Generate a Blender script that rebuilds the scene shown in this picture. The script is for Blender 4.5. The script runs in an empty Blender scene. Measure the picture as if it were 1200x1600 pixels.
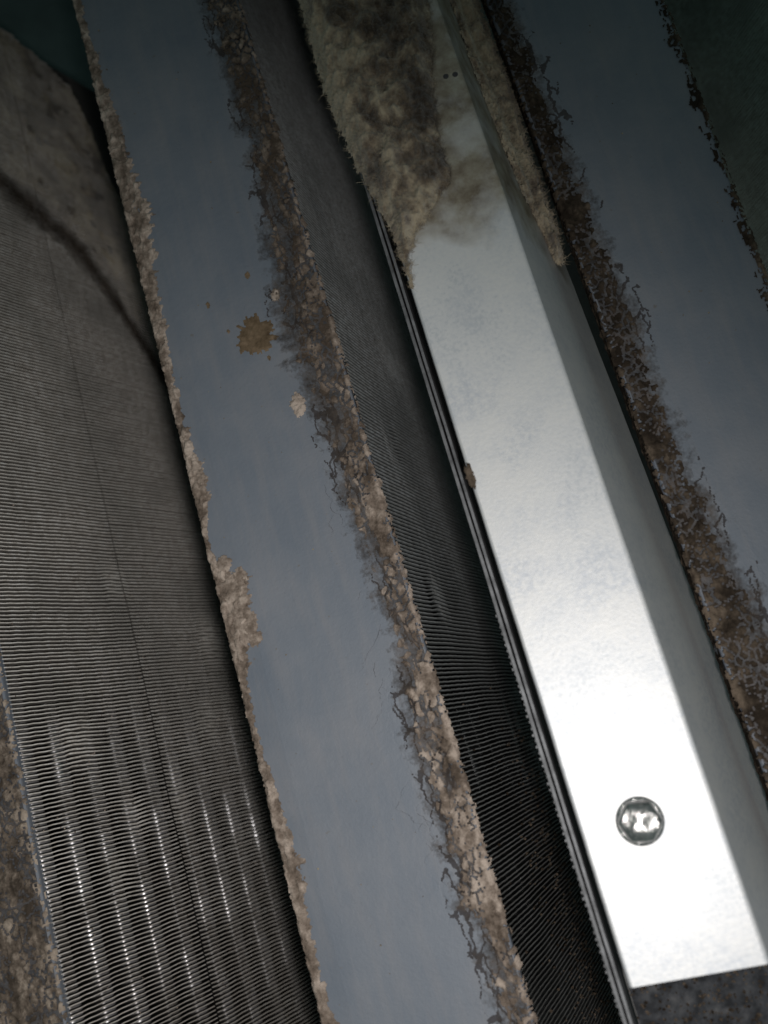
import bpy, math, random
from mathutils import Vector, Matrix, noise
R = math.radians
rnd = random.Random(7)
sc = bpy.context.scene
COL = sc.collection
MM = 0.001

# ------------------------------------------------------------------ camera
cam_d = bpy.data.cameras.new('camera'); cam = bpy.data.objects.new('camera', cam_d); COL.objects.link(cam)
right = Vector((0.94542, -0.26970, -0.18289)); up = Vector((0.30361, 0.93288, 0.19380)); fwd = Vector((-0.11835, 0.23875, -0.96384))
cm = Matrix.Identity(4)
for i in range(3):
    cm[i][0] = right[i]; cm[i][1] = up[i]; cm[i][2] = -fwd[i]
CAM = Vector((0, 0, 0.32))
cm.translation = CAM
cam.matrix_world = cm
cam_d.sensor_fit = 'VERTICAL'; cam_d.sensor_height = 24; cam_d.lens = 24.3
cam_d.clip_start = 0.01; cam_d.clip_end = 20
cam_d.dof.use_dof = True; cam_d.dof.focus_distance = 0.342; cam_d.dof.aperture_fstop = 6.2
sc.camera = cam

# ------------------------------------------------------------------ world and lamp
w = bpy.data.worlds.new('World'); sc.world = w; w.use_nodes = True
bg = w.node_tree.nodes['Background']
bg.inputs[0].default_value = (0.68, 0.92, 0.90, 1); bg.inputs[1].default_value = 0.15
ld = bpy.data.lights.new('torch_lamp', 'SPOT'); lamp = bpy.data.objects.new('torch_lamp', ld); COL.objects.link(lamp)
lamp.location = CAM + Vector((0.016, -0.048, 0.0))
aim = Vector((-0.105, -0.010, 0.0)) - lamp.location
lamp.rotation_euler = aim.to_track_quat('-Z', 'Y').to_euler()
ld.energy = 4.7; ld.spot_size = R(92); ld.spot_blend = 1.0; ld.shadow_soft_size = 0.013
ld.color = (1.0, 0.965, 0.95)
sc.view_settings.view_transform = 'Standard'; sc.view_settings.look = 'None'
sc.view_settings.exposure = 0.0; sc.view_settings.gamma = 1.0; sc.view_settings.use_curve_mapping = False

# ------------------------------------------------------------------ helpers
def N3(x, y, z=0.0): return noise.noise(Vector((x, y, z)))
def fbm(x, y, z=0.0, o=4): return noise.fractal(Vector((x, y, z)), 1.0, 2.0, o)
def lerp(a, b, t): return a + (b - a) * t
def sstep(a, b, x):
    t = min(1, max(0, (x - a) / (b - a))); return t * t * (3 - 2 * t)
def table(tab, y):
    if y <= tab[0][0]: return tab[0][1]
    for (a, va), (b, vb) in zip(tab, tab[1:]):
        if y <= b: return va + (vb - va) * (y - a) / (b - a)
    return tab[-1][1]

def thing(name, label, cat, loc=(0, 0, 0), group=None):
    o = bpy.data.objects.new(name, None); COL.objects.link(o); o.location = loc
    o.empty_display_size = 0.01
    o['label'] = label; o['category'] = cat
    if group: o['group'] = group
    return o
def mk(name, verts, faces, mat, parent=None, smooth=False, attr=None, cover=None, stuff=False, structure=False, label=None):
    me = bpy.data.meshes.new(name); me.from_pydata([tuple(v) for v in verts], [], faces); me.update()
    if mat: me.materials.append(mat)
    if smooth: me.polygons.foreach_set('use_smooth', [True] * len(me.polygons))
    if attr:
        a = me.attributes.new('tone', 'FLOAT', 'POINT'); a.data.foreach_set('value', attr)
        a = me.attributes.new('cover', 'FLOAT', 'POINT'); a.data.foreach_set('value', cover or [1.0] * len(attr))
    o = bpy.data.objects.new(name, me); COL.objects.link(o)
    if parent:
        o.parent = parent; o.matrix_parent_inverse = Matrix.Translation(-Vector(parent.location))
    if stuff: o['kind'] = 'stuff'
    if structure: o['kind'] = 'structure'
    if label: o['label'] = label
    return o
class MB:
    def __init__(s): s.v = []; s.f = []
    def add(s, vs, fs):
        b = len(s.v); s.v += [Vector(p) for p in vs]; s.f += [tuple(i + b for i in f) for f in fs]
    def box(s, x0, x1, y0, y1, z0, z1):
        s.add([(x0,y0,z0),(x1,y0,z0),(x1,y1,z0),(x0,y1,z0),(x0,y0,z1),(x1,y0,z1),(x1,y1,z1),(x0,y1,z1)],
              [(3,2,1,0),(4,5,6,7),(0,1,5,4),(1,2,6,5),(2,3,7,6),(3,0,4,7)])
    def lathe(s, c, prof, n=32):
        vs = []; fs = []
        for r, z in prof:
            for i in range(n):
                a = 2 * math.pi * i / n; vs.append((c[0] + r * math.cos(a), c[1] + r * math.sin(a), c[2] + z))
        for k in range(len(prof) - 1):
            for i in range(n):
                j = (i + 1) % n; fs.append((k*n+i, k*n+j, (k+1)*n+j, (k+1)*n+i))
        fs.append(tuple((len(prof)-1)*n + i for i in range(n)))
        s.add(vs, fs)

# ------------------------------------------------------------------ materials
def newmat(name):
    m = bpy.data.materials.new(name); m.use_nodes = True
    nt = m.node_tree; return m, nt, nt.nodes['Principled BSDF']
def nd(nt, t, **kw):
    n = nt.nodes.new(t)
    for k, v in kw.items():
        if hasattr(n, k): setattr(n, k, v)
        else: n.inputs[k].default_value = v
    return n
def coords(nt, scale=(1, 1, 1)):
    tc = nd(nt, 'ShaderNodeTexCoord'); mp = nd(nt, 'ShaderNodeMapping'); mp.inputs['Scale'].default_value = scale
    nt.links.new(tc.outputs['Object'], mp.inputs['Vector']); return mp.outputs['Vector']
def noi(nt, vec, scale, detail=5, rough=0.6):
    n = nd(nt, 'ShaderNodeTexNoise'); n.inputs['Scale'].default_value = scale; n.inputs['Detail'].default_value = detail
    n.inputs['Roughness'].default_value = rough; nt.links.new(vec, n.inputs['Vector']); return n.outputs['Fac']
def ramp(nt, fac, stops):
    r = nd(nt, 'ShaderNodeValToRGB'); e = r.color_ramp.elements
    while len(e) < len(stops): e.new(0.5)
    for k, (p, c) in enumerate(stops):
        e[k].position = p; e[k].color = (*c, 1) if len(c) == 3 else c
    nt.links.new(fac, r.inputs['Fac']); return r.outputs['Color']
def mix(nt, fac, a, b):
    m = nd(nt, 'ShaderNodeMix', data_type='RGBA')
    for s, v in ((m.inputs[0], fac), (m.inputs[6], a), (m.inputs[7], b)):
        if isinstance(v, (tuple, float, int)): s.default_value = (*v, 1) if isinstance(v, tuple) else v
        else: nt.links.new(v, s)
    return m.outputs[2]
def bump(nt, bsdf, h, dist, strength=1.0):
    b = nd(nt, 'ShaderNodeBump'); b.inputs['Strength'].default_value = strength; b.inputs['Distance'].default_value = dist
    nt.links.new(h, b.inputs['Height']); nt.links.new(b.outputs['Normal'], bsdf.inputs['Normal'])

def paint_mat():
    m, nt, p = newmat('grey_paint')
    v = coords(nt)
    big = noi(nt, v, 26, 5, 0.65); fine = noi(nt, v, 900, 3, 0.7); streak = noi(nt, coords(nt, (220, 30, 100)), 1.0, 5, 0.6)
    c = ramp(nt, big, [(0.3, (0.096, 0.113, 0.138)), (0.52, (0.116, 0.130, 0.152)), (0.72, (0.142, 0.150, 0.167))])
    c = mix(nt, ramp(nt, streak, [(0.45, (0, 0, 0)), (0.75, (0.4, 0.4, 0.4))]), c, (0.165, 0.16, 0.165))
    c = mix(nt, ramp(nt, fine, [(0.60, (0, 0, 0)), (0.74, (0.55, 0.55, 0.55))]), c, (0.10, 0.105, 0.12))
    sp = noi(nt, v, 330, 2, 0.5)
    c = mix(nt, ramp(nt, sp, [(0.72, (0, 0, 0)), (0.78, (0.6, 0.6, 0.6))]), c, (0.10, 0.085, 0.07))
    nt.links.new(c, p.inputs['Base Color'])
    p.inputs['Roughness'].default_value = 0.55; p.inputs['Specular IOR Level'].default_value = 0.35
    bump(nt, p, noi(nt, v, 420, 6, 0.7), 0.00025, 0.7)
    return m
def dirt_mat(name, dark, mid, light, bumpd=0.0004, fuzz=0.0):
    m, nt, p = newmat(name)
    v = coords(nt)
    at = nd(nt, 'ShaderNodeAttribute', attribute_name='tone')
    n1 = noi(nt, v, 190, 6, 0.7); n2 = noi(nt, v, 1300, 4, 0.7)
    ad = nd(nt, 'ShaderNodeMath', operation='MULTIPLY_ADD'); nt.links.new(at.outputs['Fac'], ad.inputs[0]); ad.inputs[1].default_value = 0.45
    nt.links.new(n1, ad.inputs[2])
    ad2 = nd(nt, 'ShaderNodeMath', operation='MULTIPLY_ADD'); nt.links.new(n2, ad2.inputs[0]); ad2.inputs[1].default_value = 0.3
    nt.links.new(ad.outputs[0], ad2.inputs[2])
    sc_ = nd(nt, 'ShaderNodeMath', operation='MULTIPLY'); nt.links.new(ad2.outputs[0], sc_.inputs[0]); sc_.inputs[1].default_value = 0.8
    c = ramp(nt, sc_.outputs[0], [(0.51, dark), (0.68, mid), (0.90, light)])
    nt.links.new(c, p.inputs['Base Color']); p.inputs['Roughness'].default_value = 0.95
    p.inputs['Specular IOR Level'].default_value = 0.08
    ca = nd(nt, 'ShaderNodeAttribute', attribute_name='cover')
    cn = nd(nt, 'ShaderNodeMath', operation='MULTIPLY_ADD'); nt.links.new(noi(nt, v, 900, 4, 0.75), cn.inputs[0]); cn.inputs[1].default_value = 1.3; cn.inputs[2].default_value = -0.65
    cs = nd(nt, 'ShaderNodeMath', operation='MULTIPLY'); nt.links.new(cn.outputs[0], cs.inputs[0]); cs.inputs[1].default_value = 1.0
    ac = nd(nt, 'ShaderNodeMath', operation='MULTIPLY_ADD', use_clamp=True); nt.links.new(ca.outputs['Fac'], ac.inputs[0]); ac.inputs[1].default_value = 2.0; nt.links.new(cs.outputs[0], ac.inputs[2])
    sb = nd(nt, 'ShaderNodeMath', operation='SUBTRACT', use_clamp=True); nt.links.new(ac.outputs[0], sb.inputs[0]); sb.inputs[1].default_value = 0.0
    nt.links.new(sb.outputs[0], p.inputs['Alpha'])
    if fuzz: p.inputs['Sheen Weight'].default_value = fuzz
    bump(nt, p, n2, bumpd, 1.0)
    return m
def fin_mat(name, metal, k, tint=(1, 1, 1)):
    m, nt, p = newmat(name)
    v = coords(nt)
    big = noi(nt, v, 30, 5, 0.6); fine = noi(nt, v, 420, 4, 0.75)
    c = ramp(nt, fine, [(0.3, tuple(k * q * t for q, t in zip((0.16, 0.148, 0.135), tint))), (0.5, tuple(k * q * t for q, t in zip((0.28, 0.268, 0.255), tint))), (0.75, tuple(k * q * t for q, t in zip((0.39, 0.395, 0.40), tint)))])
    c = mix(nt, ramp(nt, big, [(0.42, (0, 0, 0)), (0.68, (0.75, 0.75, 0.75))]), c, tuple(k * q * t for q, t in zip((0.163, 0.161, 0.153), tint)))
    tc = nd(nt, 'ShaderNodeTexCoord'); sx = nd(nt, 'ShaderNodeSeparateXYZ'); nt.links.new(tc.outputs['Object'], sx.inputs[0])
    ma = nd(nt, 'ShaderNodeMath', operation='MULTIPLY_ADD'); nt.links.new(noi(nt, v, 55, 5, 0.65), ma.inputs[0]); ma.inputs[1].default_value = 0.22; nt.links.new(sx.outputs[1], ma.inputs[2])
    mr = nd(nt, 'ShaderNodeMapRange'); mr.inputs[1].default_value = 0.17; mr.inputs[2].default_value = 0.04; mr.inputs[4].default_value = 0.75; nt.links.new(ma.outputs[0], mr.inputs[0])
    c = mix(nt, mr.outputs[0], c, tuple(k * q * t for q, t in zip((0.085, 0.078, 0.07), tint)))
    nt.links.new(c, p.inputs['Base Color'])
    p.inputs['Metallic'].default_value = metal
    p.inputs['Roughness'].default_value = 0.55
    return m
def plain(name, col, rough=0.5, metal=0.0, var=0.25, scale=120, bd=0.00015):
    m, nt, p = newmat(name); v = coords(nt); n = noi(nt, v, scale, 6, 0.65)
    a = tuple(x * (1 - var) for x in col); b = tuple(min(1, x * (1 + var)) for x in col)
    nt.links.new(ramp(nt, n, [(0.3, a), (0.7, b)]), p.inputs['Base Color'])
    p.inputs['Roughness'].default_value = rough; p.inputs['Metallic'].default_value = metal
    if bd: bump(nt, p, noi(nt, v, scale * 6, 4, 0.6), bd, 0.6)
    return m
def tube_mat():
    m, nt, p = newmat('tarnished_tube'); v = coords(nt)
    n = noi(nt, v, 42, 4, 0.6); f = noi(nt, v, 500, 4, 0.7)
    k = ramp(nt, n, [(0.44, (0, 0, 0)), (0.64, (1, 1, 1))])
    nt.links.new(mix(nt, k, ramp(nt, f, [(0.3, (0.03, 0.027, 0.024)), (0.7, (0.09, 0.083, 0.078))]), (0.30, 0.295, 0.30)), p.inputs['Base Color'])
    nt.links.new(k, p.inputs['Metallic'])
    p.inputs['Specular IOR Level'].default_value = 0.15
    p.inputs['Roughness'].default_value = 0.30
    return m
def bracket_mat():
    m, nt, p = newmat('galvanised_bracket_metal')
    v = coords(nt)
    vo = nd(nt, 'ShaderNodeTexVoronoi'); vo.inputs['Scale'].default_value = 700; nt.links.new(v, vo.inputs['Vector'])
    big = noi(nt, v, 45, 5, 0.6); fine = noi(nt, v, 800, 4, 0.7)
    blot = mix(nt, 0.5, big, fine)
    met = ramp(nt, blot, [(0.38, (0.40, 0.415, 0.43)), (0.46, (0.475, 0.48, 0.485)), (0.58, (0.51, 0.508, 0.50))])
    # dust film that settled on the far end, wavering edge
    tc = nd(nt, 'ShaderNodeTexCoord'); sx = nd(nt, 'ShaderNodeSeparateXYZ'); nt.links.new(tc.outputs['Object'], sx.inputs[0])
    wav = nd(nt, 'ShaderNodeMath', operation='MULTIPLY_ADD'); nt.links.new(noi(nt, v, 60, 3, 0.5), wav.inputs[0]); wav.inputs[1].default_value = 0.045
    nt.links.new(sx.outputs[1], wav.inputs[2])
    sl = nd(nt, 'ShaderNodeMath', operation='MULTIPLY_ADD'); nt.links.new(sx.outputs[0], sl.inputs[0]); sl.inputs[1].default_value = 0.10
    nt.links.new(wav.outputs[0], sl.inputs[2])
    mr = nd(nt, 'ShaderNodeMapRange'); mr.inputs[1].default_value = 0.169; mr.inputs[2].default_value = 0.181
    nt.links.new(sl.outputs[0], mr.inputs[0])
    patch = ramp(nt, noi(nt, v, 75, 5, 0.6), [(0.30, (0.45, 0.45, 0.45)), (0.55, (1, 1, 1))])
    mm = nd(nt, 'ShaderNodeMath', operation='MULTIPLY'); nt.links.new(mr.outputs[0], mm.inputs[0]); nt.links.new(patch, mm.inputs[1])
    dust = ramp(nt, noi(nt, v, 130, 5, 0.7), [(0.3, (0.09, 0.066, 0.044)), (0.52, (0.19, 0.165, 0.125)), (0.72, (0.27, 0.26, 0.215))])
    pm = ramp(nt, noi(nt, v, 38, 4, 0.6), [(0.48, (0, 0, 0)), (0.62, (1, 1, 1))]); sm = ramp(nt, noi(nt, v, 620, 5, 0.8), [(0.42, (0, 0, 0)), (0.60, (0.85, 0.85, 0.85))])
    bl = nd(nt, 'ShaderNodeMath', operation='MULTIPLY'); nt.links.new(pm, bl.inputs[0]); nt.links.new(sm, bl.inputs[1])
    met = mix(nt, bl.outputs[0], met, (0.37, 0.39, 0.42))
    c = mix(nt, mm.outputs[0], met, dust)
    nt.links.new(c, p.inputs['Base Color'])
    inv = nd(nt, 'ShaderNodeMath', operation='MULTIPLY_ADD'); nt.links.new(mm.outputs[0], inv.inputs[0]); inv.inputs[1].default_value = -0.3; inv.inputs[2].default_value = 0.34
    nt.links.new(inv.outputs[0], p.inputs['Metallic'])
    p.inputs['Roughness'].default_value = 0.52
    bump(nt, p, fine, 0.0001, 0.6)
    return m

PAINT = paint_mat()
CRUST = dirt_mat('crumbly_tan_dirt', (0.062, 0.047, 0.036), (0.155, 0.122, 0.098), (0.36, 0.298, 0.25))
CRUST_B = dirt_mat('crumbly_brown_dirt', (0.020, 0.015, 0.011), (0.045, 0.034, 0.025), (0.12, 0.092, 0.068))
CRUST_M = dirt_mat('crumbly_mid_dirt', (0.045, 0.035, 0.027), (0.115, 0.091, 0.072), (0.31, 0.255, 0.205))
FILM = dirt_mat('dark_dirt_film', (0.035, 0.027, 0.021), (0.075, 0.059, 0.047), (0.13, 0.10, 0.08), 0.0002)
GREYDIRT = dirt_mat('grey_grit', (0.02, 0.021, 0.023), (0.042, 0.044, 0.048), (0.08, 0.08, 0.082))
SPOT = dirt_mat('brown_spatter', (0.05, 0.034, 0.02), (0.095, 0.068, 0.042), (0.16, 0.115, 0.075), 0.0002)
LINT = dirt_mat('dust_lint', (0.035, 0.026, 0.018), (0.12, 0.092, 0.064), (0.34, 0.285, 0.20), 0.0006, 0.3)
FIN = fin_mat('dusty_lit_fin_edge', 0.0, 1.95, (1.0, 0.97, 0.93))  # dusty front edges, kept pale so lines stand out from the painted gaps
FIN_SIDE = fin_mat('grimy_shaded_fin_metal', 0.3, 0.72, (1.0, 0.96, 0.9))  # grime plus the shade between fins, put into the side colour
FIN_DIM = fin_mat('grimy_dim_fin_edge', 0.1, 1.15, (0.93, 1.0, 1.03))  # same edge and side contrast for the middle coil, darker and cooler
FIN_COOL = fin_mat('grimy_cool_shaded_fin_metal', 0.4, 0.6, (0.88, 1.0, 1.05))  # cooler sides, shade of the fin gaps in the colour
FIN_PALE = fin_mat('brightened_fin_metal', 0.0, 2.4, (0.86, 1.03, 0.97))  # colour lifted and greened in place of light that misses the right coil
TUBE = tube_mat()
BRACKET = bracket_mat()
BOLT = plain('bolt_steel', (0.42, 0.41, 0.40), 0.2, 1.0, 0.4, 200, 0.0003)
CASING = plain('casing_steel', (0.115, 0.118, 0.122), 0.65, 0.3, 0.6, 150)
WALLM = plain('dark_green_panel_paint', (0.06, 0.095, 0.092), 0.6, 0.0, 0.2, 40)
PANM = plain('dirty_pan_metal', (0.06, 0.058, 0.055), 0.7, 0.0, 0.4, 60)
CRACK = plain('crack_dark', (0.035, 0.033, 0.036), 0.9, 0.0, 0.3, 400, 0)

# ------------------------------------------------------------------ setting: panel behind, pan below
b = MB(); b.box(-0.5, 0.5, 0.432, 0.436, -0.32, 0.10); mk('back_panel', b.v, b.f, WALLM, structure=True)
b = MB(); b.box(-0.5, 0.5, -0.30, 0.431, -0.30, -0.296); mk('drain_pan', b.v, b.f, PANM, structure=True)

# ------------------------------------------------------------------ dirt heightfields
def hfield(name, parent, mat, x0, x1, y0, y1, step, fn, smooth=True):
    nx = int((x1 - x0) / step) + 1; ny = int((y1 - y0) / step) + 1
    idx = {}; vs = []; tn = []; cv = []
    for j in range(ny):
        y = y0 + j * step
        for i in range(nx):
            x = x0 + i * step
            r = fn(x, y)
            if r is None: continue
            idx[i, j] = len(vs); vs.append((r[0] * MM, r[1] * MM, r[2] * MM)); tn.append(r[3]); cv.append(r[4] if len(r) > 4 else 1.0)
    fs = []
    for (i, j), a in idx.items():
        bq = idx.get((i + 1, j)); c = idx.get((i + 1, j + 1)); d = idx.get((i, j + 1))
        if bq is not None and c is not None and d is not None: fs.append((a, bq, c, d))
    if not fs: return None
    return mk(name, vs, fs, mat, parent, smooth, tn, cv, stuff=True)
def clods(x, y, cell, seed):
    wx = x + 0.55 * cell * N3(x / cell * 0.7, y / cell * 0.7, seed); wy = y + 0.55 * cell * N3(x / cell * 0.7 + 9, y / cell * 0.7, seed)
    d, p = noise.voronoi(Vector((wx / cell, wy / cell * 0.6, seed)))
    return d[1] - d[0], noise.cell(p[0] * 7.31 + Vector((0.5, 0.2, 0.1)))

def crust_right(edge, wtab, cell, seed, hmax, cover=0.0, over=1.0):
    """dirt packed along the right edge of a plate (edge = x in mm)"""
    def fn(x, y):
        dx = edge - x
        wd = table(wtab, y) * (1 + 0.18 * N3(y * 0.11, seed) + 0.22 * N3(y * 0.45, seed + 3))
        m = (wd - dx) + 1.8 * fbm(x * 0.35, y * 0.2, seed)
        m = min(m, 2.6 * (fbm(x * 0.21, y * 0.09, seed + 5) + cover + 0.9 * sstep(wd * 0.75, 0, dx)))
        ov = -over * (1 + 0.7 * N3(y * 0.5, seed + 8) + 0.5 * N3(y * 1.6, seed + 2))
        if dx < ov or m <= 0: return None
        e, c = clods(x, y, cell, seed)
        e2, c2 = clods(x, y, cell * 0.45, seed + 20)
        if e < 0.085 * max(0, 0.5 + 1.2 * N3(x * 0.15, y * 0.08, seed + 4)): return None
        h = hmax * (0.30 + 0.55 * min(1, e * 1.5) ** 0.6 + 0.25 * min(1, e2 * 1.5)) * (0.65 + 0.5 * c) * sstep(0, 3.0, m)
        h += 0.25 * fbm(x * 0.9, y * 0.9, seed) * sstep(0, 1.5, m)
        if dx < 0.8: h -= 0.5 * (0.8 - dx) ** 2 * 0.8
        edge_l = 0.30 * sstep(2.2, 0.2, dx)
        return (x, y, max(0.05, h) + 0.24 if dx > 0.8 else h + 0.24, 0.25 + 0.12 * c + 0.10 * c2 + 0.40 * fbm(x * .16, y * .07, seed + 1) + 0.25 * min(1, e * 1.5) + edge_l - 0.28 * sstep(60, 170, y) + 0.25 * N3(y * 0.035, seed + 6), sstep(0, 1.7, m))
    return fn
def crust_left(edge, wtab, seed, hmax):
    def fn(x, y):
        dx = x - edge
        wd = table(wtab, y) * (1 + 0.22 * N3(y * 0.16, seed) + 0.30 * N3(y * 0.55, seed + 3) + 0.15 * N3(y * 1.7, seed))
        m = wd - dx + 0.8 * fbm(x * 0.6, y * 0.5, seed)
        ov = -0.7 * (1 + 0.8 * N3(y * 0.7, seed + 8) + 0.5 * N3(y * 2.1, seed + 2))
        if dx < ov or m <= 0: return None
        e, c = clods(x, y, 2.0, seed)
        h = hmax * (0.4 + 0.6 * min(1, e * 2.0) ** 0.6) * (0.6 + 0.5 * c) * sstep(0, 2.0, m) + 0.2 * fbm(x * 1.1, y * 1.1, seed) * sstep(0, 1, m)
        if dx < 0.7: h -= (0.7 - dx) ** 2 * 0.5
        z0 = -0.8 + 0.8 * sstep(0, 14, dx)
        return (x, y, z0 + (max(0.08, h) if dx > 0.7 else h), 0.55 + 0.18 * c + 0.40 * fbm(x * .3, y * .12, seed), sstep(0, 0.9, m))
    return fn
def film_fn(edge, sgn, wtab, seed, k=1.25, ext=3.0):
    def fn(x, y):
        dx = (edge - x) * sgn
        wd = table(wtab, y) * k * (1 + 0.22 * N3(y * 0.11, seed) + 0.2 * N3(y * 0.45, seed + 3)) + ext
        m = (wd - dx) / 6.0 + 0.5 * fbm(x * 0.3, y * 0.16, seed) - 0.2
        m = max(m, 1.3 * sstep(table(wtab, y) * 0.9, table(wtab, y) * 0.45, dx))
        if dx < 0.4 or m <= 0: return None
        return (x, y, 0.25, 0.3 + 0.6 * fbm(x * .2, y * .2, seed), 0.25 * min(1, m))
    return fn
def flake_fn(edge, sgn, wtab, seed, w0, w1, cell, zb=0.03):
    """lifting, cracked paint beside the dirt; cracks are open gaps over dark primer"""
    def fn(x, y):
        dx = (edge - x) * sgn
        wd = table(wtab, y)
        u = dx - wd
        if u < w0 or u > w1 + 3: return None
        k = sstep(w1, w1 * 0.3, u + 1.5 * N3(x * 0.12, y * 0.05, seed)) * sstep(-0.35, 0.25, N3(x * 0.06, y * 0.035, seed + 2) + 0.12)
        wx = x + 1.1 * N3(x * 0.45, y * 0.45, seed) + 0.5 * N3(x * 1.3, y * 1.3, seed); wy = y + 1.1 * N3(x * 0.45 + 9, y * 0.45, seed) + 0.5 * N3(x * 1.3 + 5, y * 1.3, seed)
        d, p = noise.voronoi(Vector((wx / cell, wy / cell * 0.30, seed))); e = (d[1] - d[0]) * cell
        c = noise.cell(p[0] * 7.31 + Vector((0.5, 0.2, 0.1)))
        thr = 0.38 * k * (0.45 + 0.55 * c)
        if thr > 0.13 and e < thr: return None
        return (x, y, zb + 0.03 + k * (0.05 + 0.12 * c * sstep(1.6, 0.0, e)), 0.5)
    return fn
def primer_fn(edge, sgn, wtab, w0, w1):
    def fn(x, y):
        u = (edge - x) * sgn - table(wtab, y)
        if u < w0 + 0.8 or u > w1 + 1.8: return None
        return (x, y, 0.03, 0.5)
    return fn

def cracks(name, parent, xf, spread, y0, y1, n, seed, z=0.05, width=0.24):
    """hairline cracks in the paint; xf(y) is the line they gather along"""
    r = random.Random(seed); b = MB()
    def walk(x, y, length, dirx, wd, depth):
        pts = [(x, y)]; t = 0
        while t < length:
            st = r.uniform(0.35, 0.9); t += st
            dirx = dirx * 0.6 + r.gauss(0, 0.55)
            x += dirx * st; y -= st * r.uniform(0.5, 1.1)
            pts.append((x, y))
            if depth < 2 and r.random() < 0.05: walk(x, y, r.uniform(1, 5), r.choice((-1, 1)) * r.uniform(1.0, 2.0), wd * 0.7, depth + 1)
        N = len(pts) - 1; ws = [wd * (0.25 + 0.75 * math.sin(math.pi * (k + 0.3) / (N + 0.6))) * r.uniform(0.4, 1.5) * 0.5 for k in range(N + 1)]
        for k in range(N):
            (ax, ay), (bx_, by) = pts[k], pts[k + 1]
            if r.random() < 0.12: continue
            b.add([((ax - ws[k]) * MM, ay * MM, z * MM), ((bx_ - ws[k+1]) * MM, by * MM, z * MM), ((bx_ + ws[k+1]) * MM, by * MM, z * MM), ((ax + ws[k]) * MM, ay * MM, z * MM)], [(0, 1, 2, 3)])
    for k in range(n):
        y = r.uniform(y0, y1); walk(xf(y) + r.gauss(0, spread), y, r.choice((3, 6, 10, 18)) * r.uniform(0.7, 1.4), r.gauss(0, 0.25), width * r.uniform(0.5, 1.3), 0)
    return mk(name, b.v, b.f, CRACK, parent, stuff=True)

def speckles(name, parent, x0, x1, y0, y1, n, seed, mat, smin, smax, zf):
    r = random.Random(seed); b = MB()
    for _ in range(n):
        x = r.uniform(x0, x1); y = r.uniform(y0, y1); s = r.uniform(smin, smax) * (0.5 + r.random() ** 2); z = zf(x, y)
        if z is None: continue
        vs = []
        for a in range(5):
            t = a * 1.2566 + r.random() * 0.6; q = s * r.uniform(0.7, 1.2); vs.append(((x + q * math.cos(t)) * MM, (y + q * math.sin(t)) * MM, (z - 0.15 * s) * MM))
        vs.append((x * MM, y * MM, (z + s * r.uniform(0.5, 0.9)) * MM))
        b.add(vs, [(i, (i + 1) % 5, 5) for i in range(5)])
    return mk(name, b.v, b.f, mat, parent, stuff=True, attr=[r.random() for _ in b.v])

# ------------------------------------------------------------------ cap plates
def plate_mesh(L, Rr, y0, y1, seed, lean=0.0):
    prof = [(L, -11), (L, -2.0), (L + 0.15, -1.45), (L + 0.6, -1.0), (L + 1.2, -0.8), (L + 5, -0.45), (L + 9, -0.1), (L + 13, 0.0), (Rr - 1.2, 0), (Rr - 0.6, -0.15), (Rr - 0.15, -0.6), (Rr, -1.2), (Rr, -3.5)]
    inn = [(Rr - 0.9, -3.5), (Rr - 0.9, -1.5), (L + 13, -0.95), (L + 1.2, -1.9), (L + 0.9, -11)]
    prof = prof + inn; n = len(prof); ys = [y0 + (y1 - y0) * k / 100 for k in range(101)]
    vs = []; fs = []
    for y in ys:
        wob = 0.25 * N3(y * 0.03, seed) 
        for x, z in prof: vs.append(((x + wob + lean * (y - 115) * (x - L) / (Rr - L)) * MM, y * MM, z * MM))
    for k in range(100):
        for i in range(n):
            j = (i + 1) % n; fs.append((k*n+i, k*n+j, (k+1)*n+j, (k+1)*n+i))
    fs.append(tuple(range(n))); fs.append(tuple(range(100*n + n - 1, 100*n - 1, -1)))
    return vs, fs
GP = 'grey cap plates along the coils'
# centre plate
p2 = thing('cap_plate', 'long grey plate in the middle with a round brown splash, dirt along both edges', 'metal plate', (-0.0687, 0.1, -0.011), GP)
v_, f_ = plate_mesh(-99, -38.5, -130, 430, 2); mk('plate_sheet', v_, f_, PAINT, p2, smooth=False)
W2R = [(-80, 8.5), (-59, 8), (-50, 7), (-41, 11), (-22, 9), (-3, 9.5), (16, 10.5), (36, 7.5), (57, 9), (79, 11), (101, 9.5), (124, 12), (140, 14.5), (152, 14), (160, 17), (168, 13), (198, 10), (225, 10.5), (251, 10), (330, 9)]
hfield('dirt_film', p2, FILM, -64, -38.2, -110, 330, 0.55, film_fn(-38.5, 1, W2R, 11.3))
hfield('dirt_crust', p2, CRUST, -62, -36.6, -110, 330, 0.31, crust_right(-38.5, W2R, 2.3, 11.3, 1.0, 0.28))
W2L = [(-100, 4), (-62, 4.5), (-45, 3.5), (-30, 4), (-24, 6.5), (-8, 5), (6, 4), (15, 2.2), (30, 2.5), (42, 3), (50, 6), (54, 10.5), (58, 7.5), (63, 9.5), (72, 11), (75, 8), (80, 1.8), (92, 1.6), (97, 4), (104, 5.5), (114, 6.5), (120, 4), (140, 3.2), (165, 4.5), (180, 5), (196, 8), (206, 9), (222, 8.5), (236, 6.5), (252, 6.5), (268, 4.5), (290, 3), (330, 3)]
hfield('dirt_crust', p2, CRUST, -101, -84, -110, 330, 0.36, crust_left(-99, W2L, 23.7, 1.5))
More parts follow.
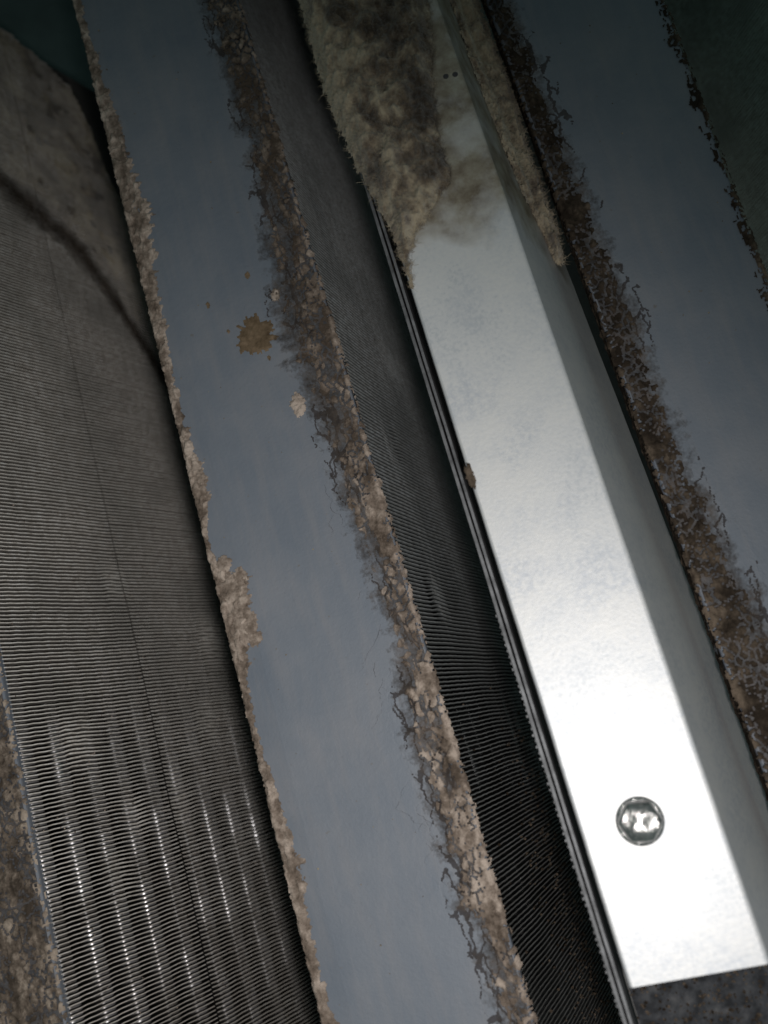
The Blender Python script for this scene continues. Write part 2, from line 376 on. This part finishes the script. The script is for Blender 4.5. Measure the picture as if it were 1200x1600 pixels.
def blot(cx, cy, rx, ry, seed, hgt, tone):
    def fn(x, y):
        a = math.atan2((y - cy) / ry, (x - cx) / rx); q = math.hypot((x - cx) / rx, (y - cy) / ry)
        lim = 0.85 + 0.20 * N3(math.cos(a) * 2.2, math.sin(a) * 2.2, seed) + 0.24 * N3(math.cos(a) * 6, math.sin(a) * 6, seed)
        m = lim - q + 0.10 * fbm(x * 1.2, y * 1.2, seed)
        if m <= 0: return None
        return (x, y, 0.06 + hgt * sstep(0, 0.3, m) * (0.7 + 0.6 * fbm(x * .7, y * .7, seed)), tone + 0.25 * fbm(x * .5, y * .5, seed))
    return fn
hfield('brown_spot', p2, SPOT, -76, -54, 138, 166, 0.35, blot(-64.8, 152, 8.2, 8.8, 3.3, 0.35, 0.55))
hfield('tan_spot', p2, CRUST, -62, -50, 112, 132, 0.3, blot(-56.9, 123.2, 3.1, 5.6, 6.1, 0.9, 0.95))
for k, (x, y, rr) in enumerate(((-62.2, 142.4, 1.0), (-54.5, 163.6, 2.0), (-73.5, 156.5, 0.8), (-62, 174, 1.2), (-78, 168.5, 1.1))):
    hfield('dirt_fleck', p2, SPOT if k != 1 else CRUST, x - 3, x + 3, y - 4, y + 4, 0.3, blot(x, y, rr, rr * 1.5, k * 2.2, 0.3, 0.7))
hfield('paint_primer', p2, CRACK, -72, -40, -105, 290, 0.6, primer_fn(-38.5, 1, W2R, -9, 9))
hfield('lifted_paint', p2, PAINT, -72, -40, -105, 290, 0.23, flake_fn(-38.5, 1, W2R, 3.3, -9, 9, 3.4), smooth=False)
for (cx, cy, rx, ry, sd) in ((-92.5, 70, 5.5, 7.0, 1.7), (-90.2, 73, 3.2, 4.2, 4.9), (-92.6, 58, 5.2, 7.5, 8.2), (-90.6, 52.5, 3.0, 3.2, 2.6), (-94.5, 79, 3.0, 3.4, 6.6)):
    hfield('dirt_fleck', p2, CRUST, cx - 8, cx + 8, cy - 10, cy + 10, 0.34, blot(cx, cy, rx, ry, sd, 0.45, 0.55))
cracks('paint_crack', p2, lambda y: -44 - table(W2R, y), 1.8, -75, 110, 14, 8, width=0.13, z=0.12)
speckles('dust_speck', p2, -95, -55, -80, 300, 60, 4, LINT, 0.15, 0.32, lambda x, y: 0.05)
# left plate
p1 = thing('cap_plate', 'grey plate at the lower left, caked with cracked brown dirt', 'metal plate', (-0.2085, 0.1, -0.011), GP)
v_, f_ = plate_mesh(-239, -178, -130, 430, 4); mk('plate_sheet', v_, f_, PAINT, p1)
W1 = [(-100, 34), (-40, 34), (30, 30), (120, 26), (330, 18)]
hfield('dirt_film', p1, FILM, -214, -177.6, -70, 150, 0.6, film_fn(-178, 1, W1, 31.3))
hfield('dirt_crust', p1, CRUST_M, -210, -176, -70, 150, 0.36, crust_right(-178, W1, 2.2, 31.3, 1.0, 1.1))
# right plate
p3 = thing('cap_plate', 'dark grey plate on the right beyond the bright bracket, fine cracks in its paint', 'metal plate', (0.0665, 0.1, -0.011), GP)
v_, f_ = plate_mesh(45, 97, -130, 430, 6, 0.03); mk('plate_sheet', v_, f_, PAINT, p3)
W3 = [(-100, 19), (-20, 17.5), (9, 14.5), (40, 11), (62, 8.5), (100, 8.5), (134, 8.5), (181, 7), (240, 7), (330, 6)]
def flip(fn, edge):
    def g(x, y):
        r = fn(2 * edge - x, y)
        return None if r is None else (x, y, r[2], r[3])
    return g
hfield('dirt_film', p3, FILM, 45.4, 76, -60, 330, 0.55, film_fn(45, -1, W3, 41.3))
hfield('dirt_crust', p3, CRUST_B, 44, 66, -60, 330, 0.36, flip(crust_right(45, W3, 1.9, 41.3, 1.3, 0.8), 45))
def side_dirt(t, y):
    e, c = clods(t, y, 2.0, 55.0)
    return (44.85 - 0.5 * (0.4 + c) * min(1, e * 1.6) - 0.25 * fbm(t * 0.8, y * 0.8, 3.0) * sstep(0, 2, t), y, -0.9 - t, 0.15 + 0.3 * c + 0.4 * fbm(t * .2, y * .1, 6.0))
hfield('dirt_crust', p3, CRUST_B, 0, 10, -90, 330, 0.5, side_dirt)
W3R = [(-60, 3), (115, 3), (160, 2.6), (200, 3.4), (330, 3)]
def lean_fn(fn, k):
    def g(x, y):
        r = fn(x, y)
        return None if r is None else (r[0] + k * (y - 115), r[1], r[2], r[3])
    return g
hfield('dirt_crust', p3, CRUST_B, 88, 99, 60, 330, 0.4, lean_fn(crust_right(97, W3R, 2.0, 47.1, 0.9, 0.3), 0.03))
hfield('paint_primer', p3, CRACK, 46, 78, -40, 300, 0.6, primer_fn(45, -1, W3, -5, 9))
hfield('lifted_paint', p3, PAINT, 46, 78, -40, 300, 0.25, flake_fn(45, -1, W3, 8.3, -5, 9, 4.2), smooth=False)
hfield('dirt_fleck', p3, CRUST, 56, 68, -4, 16, 0.3, blot(61, 6, 1.9, 2.2, 9.9, 0.6, 0.9))
speckles('dust_speck', p3, 60, 92, 20, 300, 40, 14, LINT, 0.15, 0.3, lambda x, y: 0.05)

# ------------------------------------------------------------------ finned coils
PITCH = 1.42
def coil(label, x0, z0, ang, sgn, y0, y1, packs, yend, seed, tubes=True, slen=150, bent=(), side=None, front=None):
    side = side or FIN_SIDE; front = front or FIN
    """fin faces start at (x0,z0) mm and go down; sgn=+1 leans right, -1 leans left"""
    ca, sa = math.cos(R(ang)) * sgn, -math.sin(R(ang))
    nx, nz = (math.sin(R(ang)) * sgn, math.cos(R(ang)))       # outward normal of the finned face
    root = thing('finned_coil', label, 'finned coil', ((x0 + ca * 75) * MM, 0.1, (z0 + sa * slen) * MM), 'finned coils between the plates')
    def P(s, n, y): return ((x0 + ca * s + nx * n) * MM, y * MM, (z0 + sa * s + nz * n) * MM)
    for (sa0, sb0, yo) in packs:
        vs = []; fs = []
        nf = int((y1 - y0) / PITCH); ns = int((sb0 - sa0) / 2.6)
        for k in range(nf):
            y = y0 + k * PITCH + yo
            jit = 0.10 * rnd.uniform(-1, 1); base = None
            for i in range(ns + 1):
                s = sa0 + (sb0 - sa0) * i / ns
                if y > yend(s): base = None; continue
                off = jit + 0.34 * N3(s * 0.045, y * 0.03, seed) + 0.07 * math.sin(s * 2 * math.pi / 7.0 + 0.5)
                nn = 0.20 * N3(s * 0.05, y * 0.05, seed + 4) + 0.02 * rnd.uniform(-1, 1)
                th = 0.20
                for (bs, by, br, ba) in bent:
                    q = math.hypot((s - bs) / br, (y - by) / (br * 1.3))
                    if q < 1:
                        g = (1 - q * q) ** 1.5; off += ba * g * (1 + 0.3 * rnd.uniform(-1, 1)); th += 0.10 * g; nn -= 0.45 * g
                c = len(vs)
                vs += [P(s, nn, y + off - th), P(s, nn, y + off + th), P(s, nn - 0.45, y + off * 0.8 - th * 0.5), P(s, nn - 0.45, y + off * 0.8 + th * 0.5), P(s, -14, y - 0.06), P(s, -14, y + 0.06)]
                if base is not None:
                    a, d = base, c
                    fs += [(a, a+1, d+1, d), (a+1, a+3, d+3, d+1), (a+3, a+5, d+5, d+3), (a+2, a, d, d+2), (a+4, a+2, d+2, d+4)]
                base = c
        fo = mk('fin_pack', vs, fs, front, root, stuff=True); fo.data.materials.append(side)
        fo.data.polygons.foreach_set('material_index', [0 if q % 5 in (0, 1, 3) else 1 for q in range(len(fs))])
    if tubes:
        s = 6.5
        while s < slen - 6:
            n = 14; vs = []; fs = []; r_ = 3.9
            ys = [y0 - 4, min(y1, yend(s)) - 2]
            for y in ys:
                for i in range(n):
                    a = 2 * math.pi * i / n; vs.append(P(s + r_ * math.cos(a), -6.6 + r_ * math.sin(a), y))
            for i in range(n): fs.append((i, (i + 1) % n, n + (i + 1) % n, n + i))
            mk('tube', vs, fs, TUBE, root, smooth=True); s += 14.0
    # rear casing sheet
    b = MB(); b.add([P(0, -16, y0), P(slen, -16, y0), P(slen, -16, y1), P(0, -16, y1), P(0, -17, y0), P(slen, -17, y0), P(slen, -17, y1), P(0, -17, y1)],
                    [(0,1,2,3),(7,6,5,4),(0,4,5,1),(1,5,6,2),(2,6,7,3),(3,7,4,0)])
    mk('rear_sheet', b.v, b.f, PANM, root)
    return root, P
endtab = [(0, 382), (66, 370), (87, 366), (105, 357), (113, 338), (118, 312), (150, 250)]
yl = lambda s: table(endtab, s) + 1.5 * N3(s * 0.3, 4.4)
cl, PL = coil('wide finned coil on the left, descending from the lower left plate', -178, -2.5, 70, 1, -110, 384,
          [(0, 64.75, 0), (65.4, 150, 0.25)], yl, 1.5, bent=((32, -8, 9, 0.5), (46, 12, 8, -0.5), (25, 40, 12, 0.6), (70, 15, 13, -0.6), (95, 40, 10, 0.6), (60, 100, 9, 0.7), (110, 75, 12, 0.8)))
cmid, PM = coil('narrow dark strip of finned coil between the middle plate and the bright bracket', -38.5, -2.5, 80, 1, -140, 428,
          [(0, 150, 0)], lambda s: 999, 6.5, bent=((28, 52, 9, 0.9), (55, 150, 12, 0.7), (30, 110, 9, -0.5)), front=FIN_DIM, side=FIN_COOL)
cr, PR = coil('dim finned coil at the upper right corner, past the right plate', 178, -8, 68, -1, 20, 428,
          [(0, 130, 0)], lambda s: 999, 9.5, tubes=False, slen=135, side=FIN_PALE, front=FIN_PALE)
# lint felt lying between the fins at the far end of the left coil
def felt(s, y):
    lim = table([(0, 300), (45, 278), (64, 271), (86, 256), (104, 236), (120, 205), (150, 170)], s) + 9 * fbm(s * 0.05, y * 0.05, 2.2, 3)
    m = y - lim
    if m < 0 or y > yl(s) - 0.6: return None
    for (hs, hy, hr) in ((74, 312, 1.6), (79, 313, 1.3), (98, 277, 1.2), (106, 266, 1.6), (109, 248, 1.3)):
        if math.hypot(s - hs, y - hy) < hr * (1 + 0.4 * N3(s, y)): return None
    q = PL(s, -0.85 + 0.75 * sstep(0, 25, m) + 0.35 * fbm(s * 0.12, y * 0.12, 1.0), y)
    return (q[0] / MM, q[1] / MM, q[2] / MM, 0.55 + 0.55 * fbm(s * 0.05, y * 0.05, 3.0) - 0.6 * sstep(22, 4, m))
hfield('lint_felt', cl, LINT, 1, 140, 160, 384, 1.1, felt)
def stain(s_, y):
    lim = table([(0, 296), (45, 277), (64, 270), (86, 255), (104, 235), (120, 205), (150, 165)], s_)
    m = 1 - abs(y - lim + 4 * fbm(s_ * 0.06, y * 0.06, 5.2, 3)) / 11
    if m <= 0: return None
    q = PL(s_, 0.30, y); return (q[0] / MM, q[1] / MM, q[2] / MM, 0.1 + 0.4 * fbm(s_ * .1, y * .1, 2.0), 0.42 * m + 0.1 * fbm(s_ * 0.2, y * 0.2, 8.0))
hfield('dirt_stain', cl, FILM, 1, 135, 150, 315, 1.0, stain)
# crumbs lying on the middle coil toward the near end
r = random.Random(21); b = MB(); tn = []
def grain(b, c, s, r):
    vs = []
    for q in ((1,0,0),(-1,0,0),(0,1,0),(0,-1,0),(0,0,1),(0,0,-1)):
        vs.append(Vector(c) + Vector(q) * s * MM * r.uniform(0.6, 1.2))
    b.add(vs, [(0,2,4),(2,1,4),(1,3,4),(3,0,4),(2,0,5),(1,2,5),(3,1,5),(0,3,5)])
for _ in range(2600):
    y = -130 + 150 * r.random() ** 1.5; s = r.uniform(8, 110)
    if r.random() > sstep(20, 85, s) * sstep(30, -70, y) * 1.1 + 0.03: continue
    k0 = r.random(); grain(b, PM(s, r.uniform(-0.2, 0.8), y), r.uniform(0.15, 0.65), r); tn += [k0] * 6
mk('dirt_crumbs', b.v, b.f, CRUST_B, cmid, stuff=True, attr=tn)
b = MB(); tn = []
for _ in range(420):
    y = r.uniform(-110, 260); s = r.uniform(2, 130); k0 = r.random()
    grain(b, PL(s, 0.1, y), r.uniform(0.15, 0.42), r); tn += [k0] * 6
mk('dirt_crumbs', b.v, b.f, CRUST, cl, stuff=True, attr=tn)

# ------------------------------------------------------------------ layered casing edge left of the bracket
ce = thing('casing_edge', 'thin layered dark metal edge running along the left side of the bright bracket', 'metal edge', (-0.0125, 0.1, -0.1))
def sheet(x0, x1, ztop, zbot, seed, mat, wob=0.15):
    vs = []; fs = []; n = 90
    for k in range(n + 1):
        y = -150 + 575 * k / n; o = wob * N3(y * 0.05, seed) + 0.5 * wob * N3(y * 0.3, seed); t = ztop + 0.3 * N3(y * 0.04, seed + 3)
        vs += [((x0 + o) * MM, y * MM, zbot * MM), ((x0 + o) * MM, y * MM, t * MM), ((x1 + o) * MM, y * MM, t * MM), ((x1 + o) * MM, y * MM, zbot * MM)]
    for k in range(n):
        a = 4 * k
        fs += [(a, a+1, a+5, a+4), (a+1, a+2, a+6, a+5), (a+2, a+3, a+7, a+6)]
    return mk('edge_sheet', vs, fs, mat, ce)
sheet(-13.6, -12.7, 19.5, -90, 1.0, CASING)
sheet(-12.0, -11.2, 21.0, -90, 2.0, CASING)
b = MB()
for k in range(75):
    y = -95 + k * 1.75 + r.uniform(-.2, .2); z = 17.5 + r.uniform(-0.6, 0.6); o = r.uniform(0.2, 0.6)
    b.box((-13.7 - o) * MM, -13.5 * MM, y * MM, (y + 0.7) * MM, (z - 7) * MM, z * MM)
mk('crimped_tooth', b.v, b.f, CASING, ce, stuff=True)

# dirty shelf under the bracket
sh = thing('shelf_plate', 'dirt strewn dark shelf showing below the end of the bright bracket', 'metal plate', (0.013, 0.1, 0.0))
b = MB(); b.box(-10.3 * MM, 33.5 * MM, -0.15, 0.425, -4 * MM, 2 * MM); mk('shelf_sheet', b.v, b.f, PANM, sh)
b = MB(); tn = []
for _ in range(2600):
    x = r.uniform(-10, 33); y = r.uniform(-125, -45); k0 = r.random()
    grain(b, (x * MM, y * MM, 2.1 * MM), r.uniform(0.25, 0.9), r); tn += [k0] * 6
mk('dirt_crumbs', b.v, b.f, CRUST_B, sh, stuff=True, attr=tn)
hfield('dirt_film', sh, GREYDIRT, -10, 33.4, -130, -30, 0.7, lambda x, y: (x, y, 2.25 + 0.8 * max(0, fbm(x * 0.25, y * 0.25, 7.7)), 0.3 + 0.6 * fbm(x * .3, y * .3, 1.1)))

# ------------------------------------------------------------------ bright bracket
bk = thing('bracket', 'bright bare metal channel bracket, bolted, its far end buried in brown lint', 'bracket', (0.01, 0.1, 0.0))
ZF = 30.0
def bracket_mesh():
    n = 120; vs = []; fs = []
    for k in range(n + 1):
        y = -67.0 + 496 * k / n
        lipx = 46.3 - 0.026 * (y - 60); lipz = -30.0
        o = 0.15 * N3(y * 0.02, 5.5) + 0.07 * N3(y * 0.25, 5.5)
        prof = [(-9.0, ZF - 7), (-9.0, ZF - 0.9), (-8.75, ZF - 0.3), (-8.2, ZF), (25.4, ZF), (26.0, ZF - 0.12), (26.5, ZF - 0.5), (lipx, lipz),
                (lipx - 0.9, lipz - 0.8), (25.2, ZF - 1.2), (-7.8, ZF - 1.2), (-7.8, ZF - 7)]
        for x, z in prof:
            yy = y
            if k == 0: yy = y - 4.8 * (x + 9) / 35 + 0.25 * N3(x * 0.4, 1.0) + (2.2 * sstep(20, 26, x) if x < 30 else 2.5)
            vs.append(((x + o) * MM, yy * MM, z * MM))
    m = 12
    for k in range(n):
        for i in range(m):
            j = (i + 1) % m; fs.append((k*m+i, (k+1)*m+i, (k+1)*m+j, k*m+j))
    fs.append(tuple(range(m))); fs.append(tuple(range(n*m + m - 1, n*m - 1, -1)))
    return vs, fs
v_, f_ = bracket_mesh(); mk('channel', v_, f_, BRACKET, bk)
bx, by = 6.7, -28.8
bo = thing('bolt', 'round shiny bolt head near the lower end of the bright bracket', 'bolt', (bx * MM, by * MM, ZF * MM))
b = MB(); b.lathe((bx*MM, by*MM, ZF*MM), [(6.3*MM, 0.0), (6.3*MM, 0.35*MM), (6.0*MM, 0.6*MM), (5.2*MM, 0.7*MM)], 40); mk('flange', b.v, b.f, BOLT, bo, smooth=True)
n = 96; vs = []; fs = []
def hexr(a, R0):
    t = (a % (math.pi / 3)) - math.pi / 6; return R0 / math.cos(t)
rings = [(5.9, 0.5, 1), (5.9, 1.8, 1), (5.75, 2.5, .8), (5.3, 3.1, .5), (4.8, 3.5, .2)] + [(4.6 - 0.23 * q, 3.55 + 0.9 * (1 - (1 - q / 20) ** 2), 0) for q in range(20)]
for rr, z, hx in rings:
    for i in range(n):
        a = 2 * math.pi * i / n; q = lerp(rr * 1.04, hexr(a + 0.2, rr), hx)
        q *= 0.9; px, py = q * math.cos(a), q * math.sin(a)
        for (ex, ey, er, ed) in ((2.2, -0.6, 2.6, 0.35), (-2.4, 1.4, 2.4, 0.3)):
            g = 1 - ((px - ex) ** 2 + (py - ey) ** 2) / er ** 2
            if g > 0 and hx == 0: z -= ed * g * g
        vs.append(((bx + px) * MM, (by + py) * MM, (ZF + z) * MM))
        z = z if False else next(zz for (r2, zz, h2) in rings if r2 == rr and h2 == hx)
for k in range(len(rings) - 1):
    for i in range(n):
        j = (i + 1) % n; fs.append((k*n+i, k*n+j, (k+1)*n+j, (k+1)*n+i))
fs.append(tuple((len(rings)-1)*n + i for i in range(n)))
mk('hex_head', vs, fs, BOLT, bo, smooth=True)
# two small punched holes in the bare strip at the far end (dark discs stand in for the shade inside)
for (hx_, hy_) in ((21.3, 199.5), (24.2, 199.0)):
    b = MB(); b.lathe((hx_*MM, hy_*MM, (ZF + 0.06)*MM), [(0.9*MM, 0.0), (0.8*MM, 0.12*MM), (0.3*MM, 0.14*MM)], 14); mk('dark_hole_disc', b.v, b.f, CRACK, bk)

# ------------------------------------------------------------------ lint on the far end of the bracket
def inpoly(x, y, poly):
    c = False; j = len(poly) - 1
    for i in range(len(poly)):
        (xi, yi), (xj, yj) = poly[i], poly[j]
        if (yi > y) != (yj > y) and x < (xj - xi) * (y - yi) / (yj - yi) + xi: c = not c
        j = i
    return c
def pdist(x, y, poly):
    best = 1e9
    for i in range(len(poly)):
        (ax, ay), (bx_, by_) = poly[i - 1], poly[i]
        dx, dy = bx_ - ax, by_ - ay; t = max(0, min(1, ((x - ax) * dx + (y - ay) * dy) / (dx * dx + dy * dy)))
        best = min(best, math.hypot(x - ax - t * dx, y - ay - t * dy))
    return best if inpoly(x, y, poly) else -best
PA = [(-16.5, 420), (-16.5, 240), (-17, 215), (-16, 197), (-12.6, 174), (-9.6, 153), (-9.2, 137), (-8.0, 135), (-5.5, 146), (-1.0, 152), (5, 157), (12.5, 164.5), (14.5, 168), (13.5, 174), (14.5, 183), (17.5, 196), (21.5, 212), (24.5, 226), (25, 420)]
bench_l = thing('lint_mat', 'thick brown lint mat covering the left of the bracket far end', 'lint', (0.0, 0.2, ZF * MM))
def lint_a(x, y):
    m = pdist(x, y, PA) + 1.1 * fbm(x * 0.3, y * 0.3, 3.1) + 0.4 * fbm(x * 1.2, y * 1.2, 8.0)
    if m <= 0: return None
    lump = 0.5 + 0.5 * fbm(x * 0.16, y * 0.12, 5.0)
    z = ZF + 0.05 + sstep(0, 6.0, m) * (2.0 + 8.0 * max(0, lump)) + 0.6 * fbm(x * 0.6, y * 0.6, 2.0) * sstep(0, 2, m)
    if x < -8.5: z -= 0.22 * (-8.5 - x) ** 1.6
    tone = 0.46 - 0.42 * sstep(-2, 8, x) * sstep(150, 172, y) + 0.75 * fbm(x * 0.07, y * 0.055, 9.0) + 0.35 * fbm(x * 0.35, y * 0.3, 4.0) + 0.35 * sstep(-4, -12, x) * sstep(150, 190, y)
    return (x, y, max(z, ZF + 0.03) if x > -8.5 else z, tone + 0.22, sstep(0, 2.6, m) if x > -8 else 1.0)
la = hfield('lint_felt', bench_l, LINT, -19.5, 25.5, 130, 330, 0.42, lint_a)
PB = [(34.0, 400), (32.5, 237), (32, 215), (33, 190), (34.6, 170), (37, 156), (38.5, 146), (40.6, 143), (43, 150), (43.5, 165), (43.5, 190), (45, 216), (44, 240), (44, 400)]
bench_r = thing('lint_mat', 'fluffy tan lint ridge clinging to the right lip of the bracket far end', 'lint', (0.038, 0.2, 0.012))
def zfl(x, y):
    lipx = 46.3 - 0.026 * (y - 60)
    return ZF - 0.5 + (-30 - ZF + 0.5) * (x - 26.5) / (lipx - 26.5)
def lint_b(x, y):
    m = pdist(x, y, PB) + 0.9 * fbm(x * 0.35, y * 0.25, 3.7) + 0.6 * fbm(x * 1.0, y * 0.9, 1.0)
    if m <= 0: return None
    z0 = max(zfl(x, y), -12)
    z = z0 + 0.1 + sstep(0, 3.0, m) * (8.0 + 4.0 * fbm(x * 0.25, y * 0.2, 6.0)) + 0.5 * fbm(x * 0.9, y * 0.9, 2.5)
    return (x, y, z, 0.95 + 0.5 * fbm(x * 0.15, y * 0.12, 9.5) + 0.25 * fbm(x * 0.6, y * 0.6, 2.0))
lb = hfield('lint_felt', bench_r, LINT, 29, 47, 138, 330, 0.42, lint_b)
def fibres(obj, parent, n, seed, lmin, lmax):
    r = random.Random(seed); vsrc = obj.data.vertices; nr = len(vsrc); b = MB(); tn = []
    tsrc = obj.data.attributes['tone'].data
    for _ in range(n):
        k0 = r.randrange(nr); p = vsrc[k0].co.copy(); nrm = vsrc[k0].normal.copy()
        d = (nrm * r.uniform(0.2, 1.0) + Vector((r.gauss(0, .7), r.gauss(0, .7), r.gauss(0, .3)))).normalized()
        L = r.uniform(lmin, lmax) * (2.2 if r.random() < 0.08 else 1.0) * MM; wv = d.cross(Vector((r.gauss(0, 1), r.gauss(0, 1), r.gauss(0, 1)))).normalized() * 0.05 * MM
        q = p + d * L * 0.5 + Vector((r.gauss(0, 1), r.gauss(0, 1), r.gauss(0, 1))) * L * 0.12; e = p + d * L + Vector((r.gauss(0, 1), r.gauss(0, 1), r.gauss(0, 1))) * L * 0.3
        b.add([p - wv, p + wv, q + wv, q - wv, e], [(0, 1, 2, 3), (3, 2, 4)]); tn += [tsrc[k0].value + r.uniform(-0.1, 0.35)] * 5
    mk('lint_fibre', b.v, b.f, LINT, parent, stuff=True, attr=tn)
fibres(la, bench_l, 30000, 3, 0.4, 2.0)
fibres(lb, bench_r, 16000, 4, 0.4, 2.0)
# small rusty scab on the bracket's left edge
hfield('dirt_fleck', bk, CRUST_B, -10.2, -5, 66, 82, 0.25, lambda x, y: (lambda r_: None if r_ is None else (r_[0], r_[1], ZF + r_[2], r_[3]))(blot(-8.6, 74, 1.6, 5.0, 4.4, 0.5, 0.6)(x, y)))
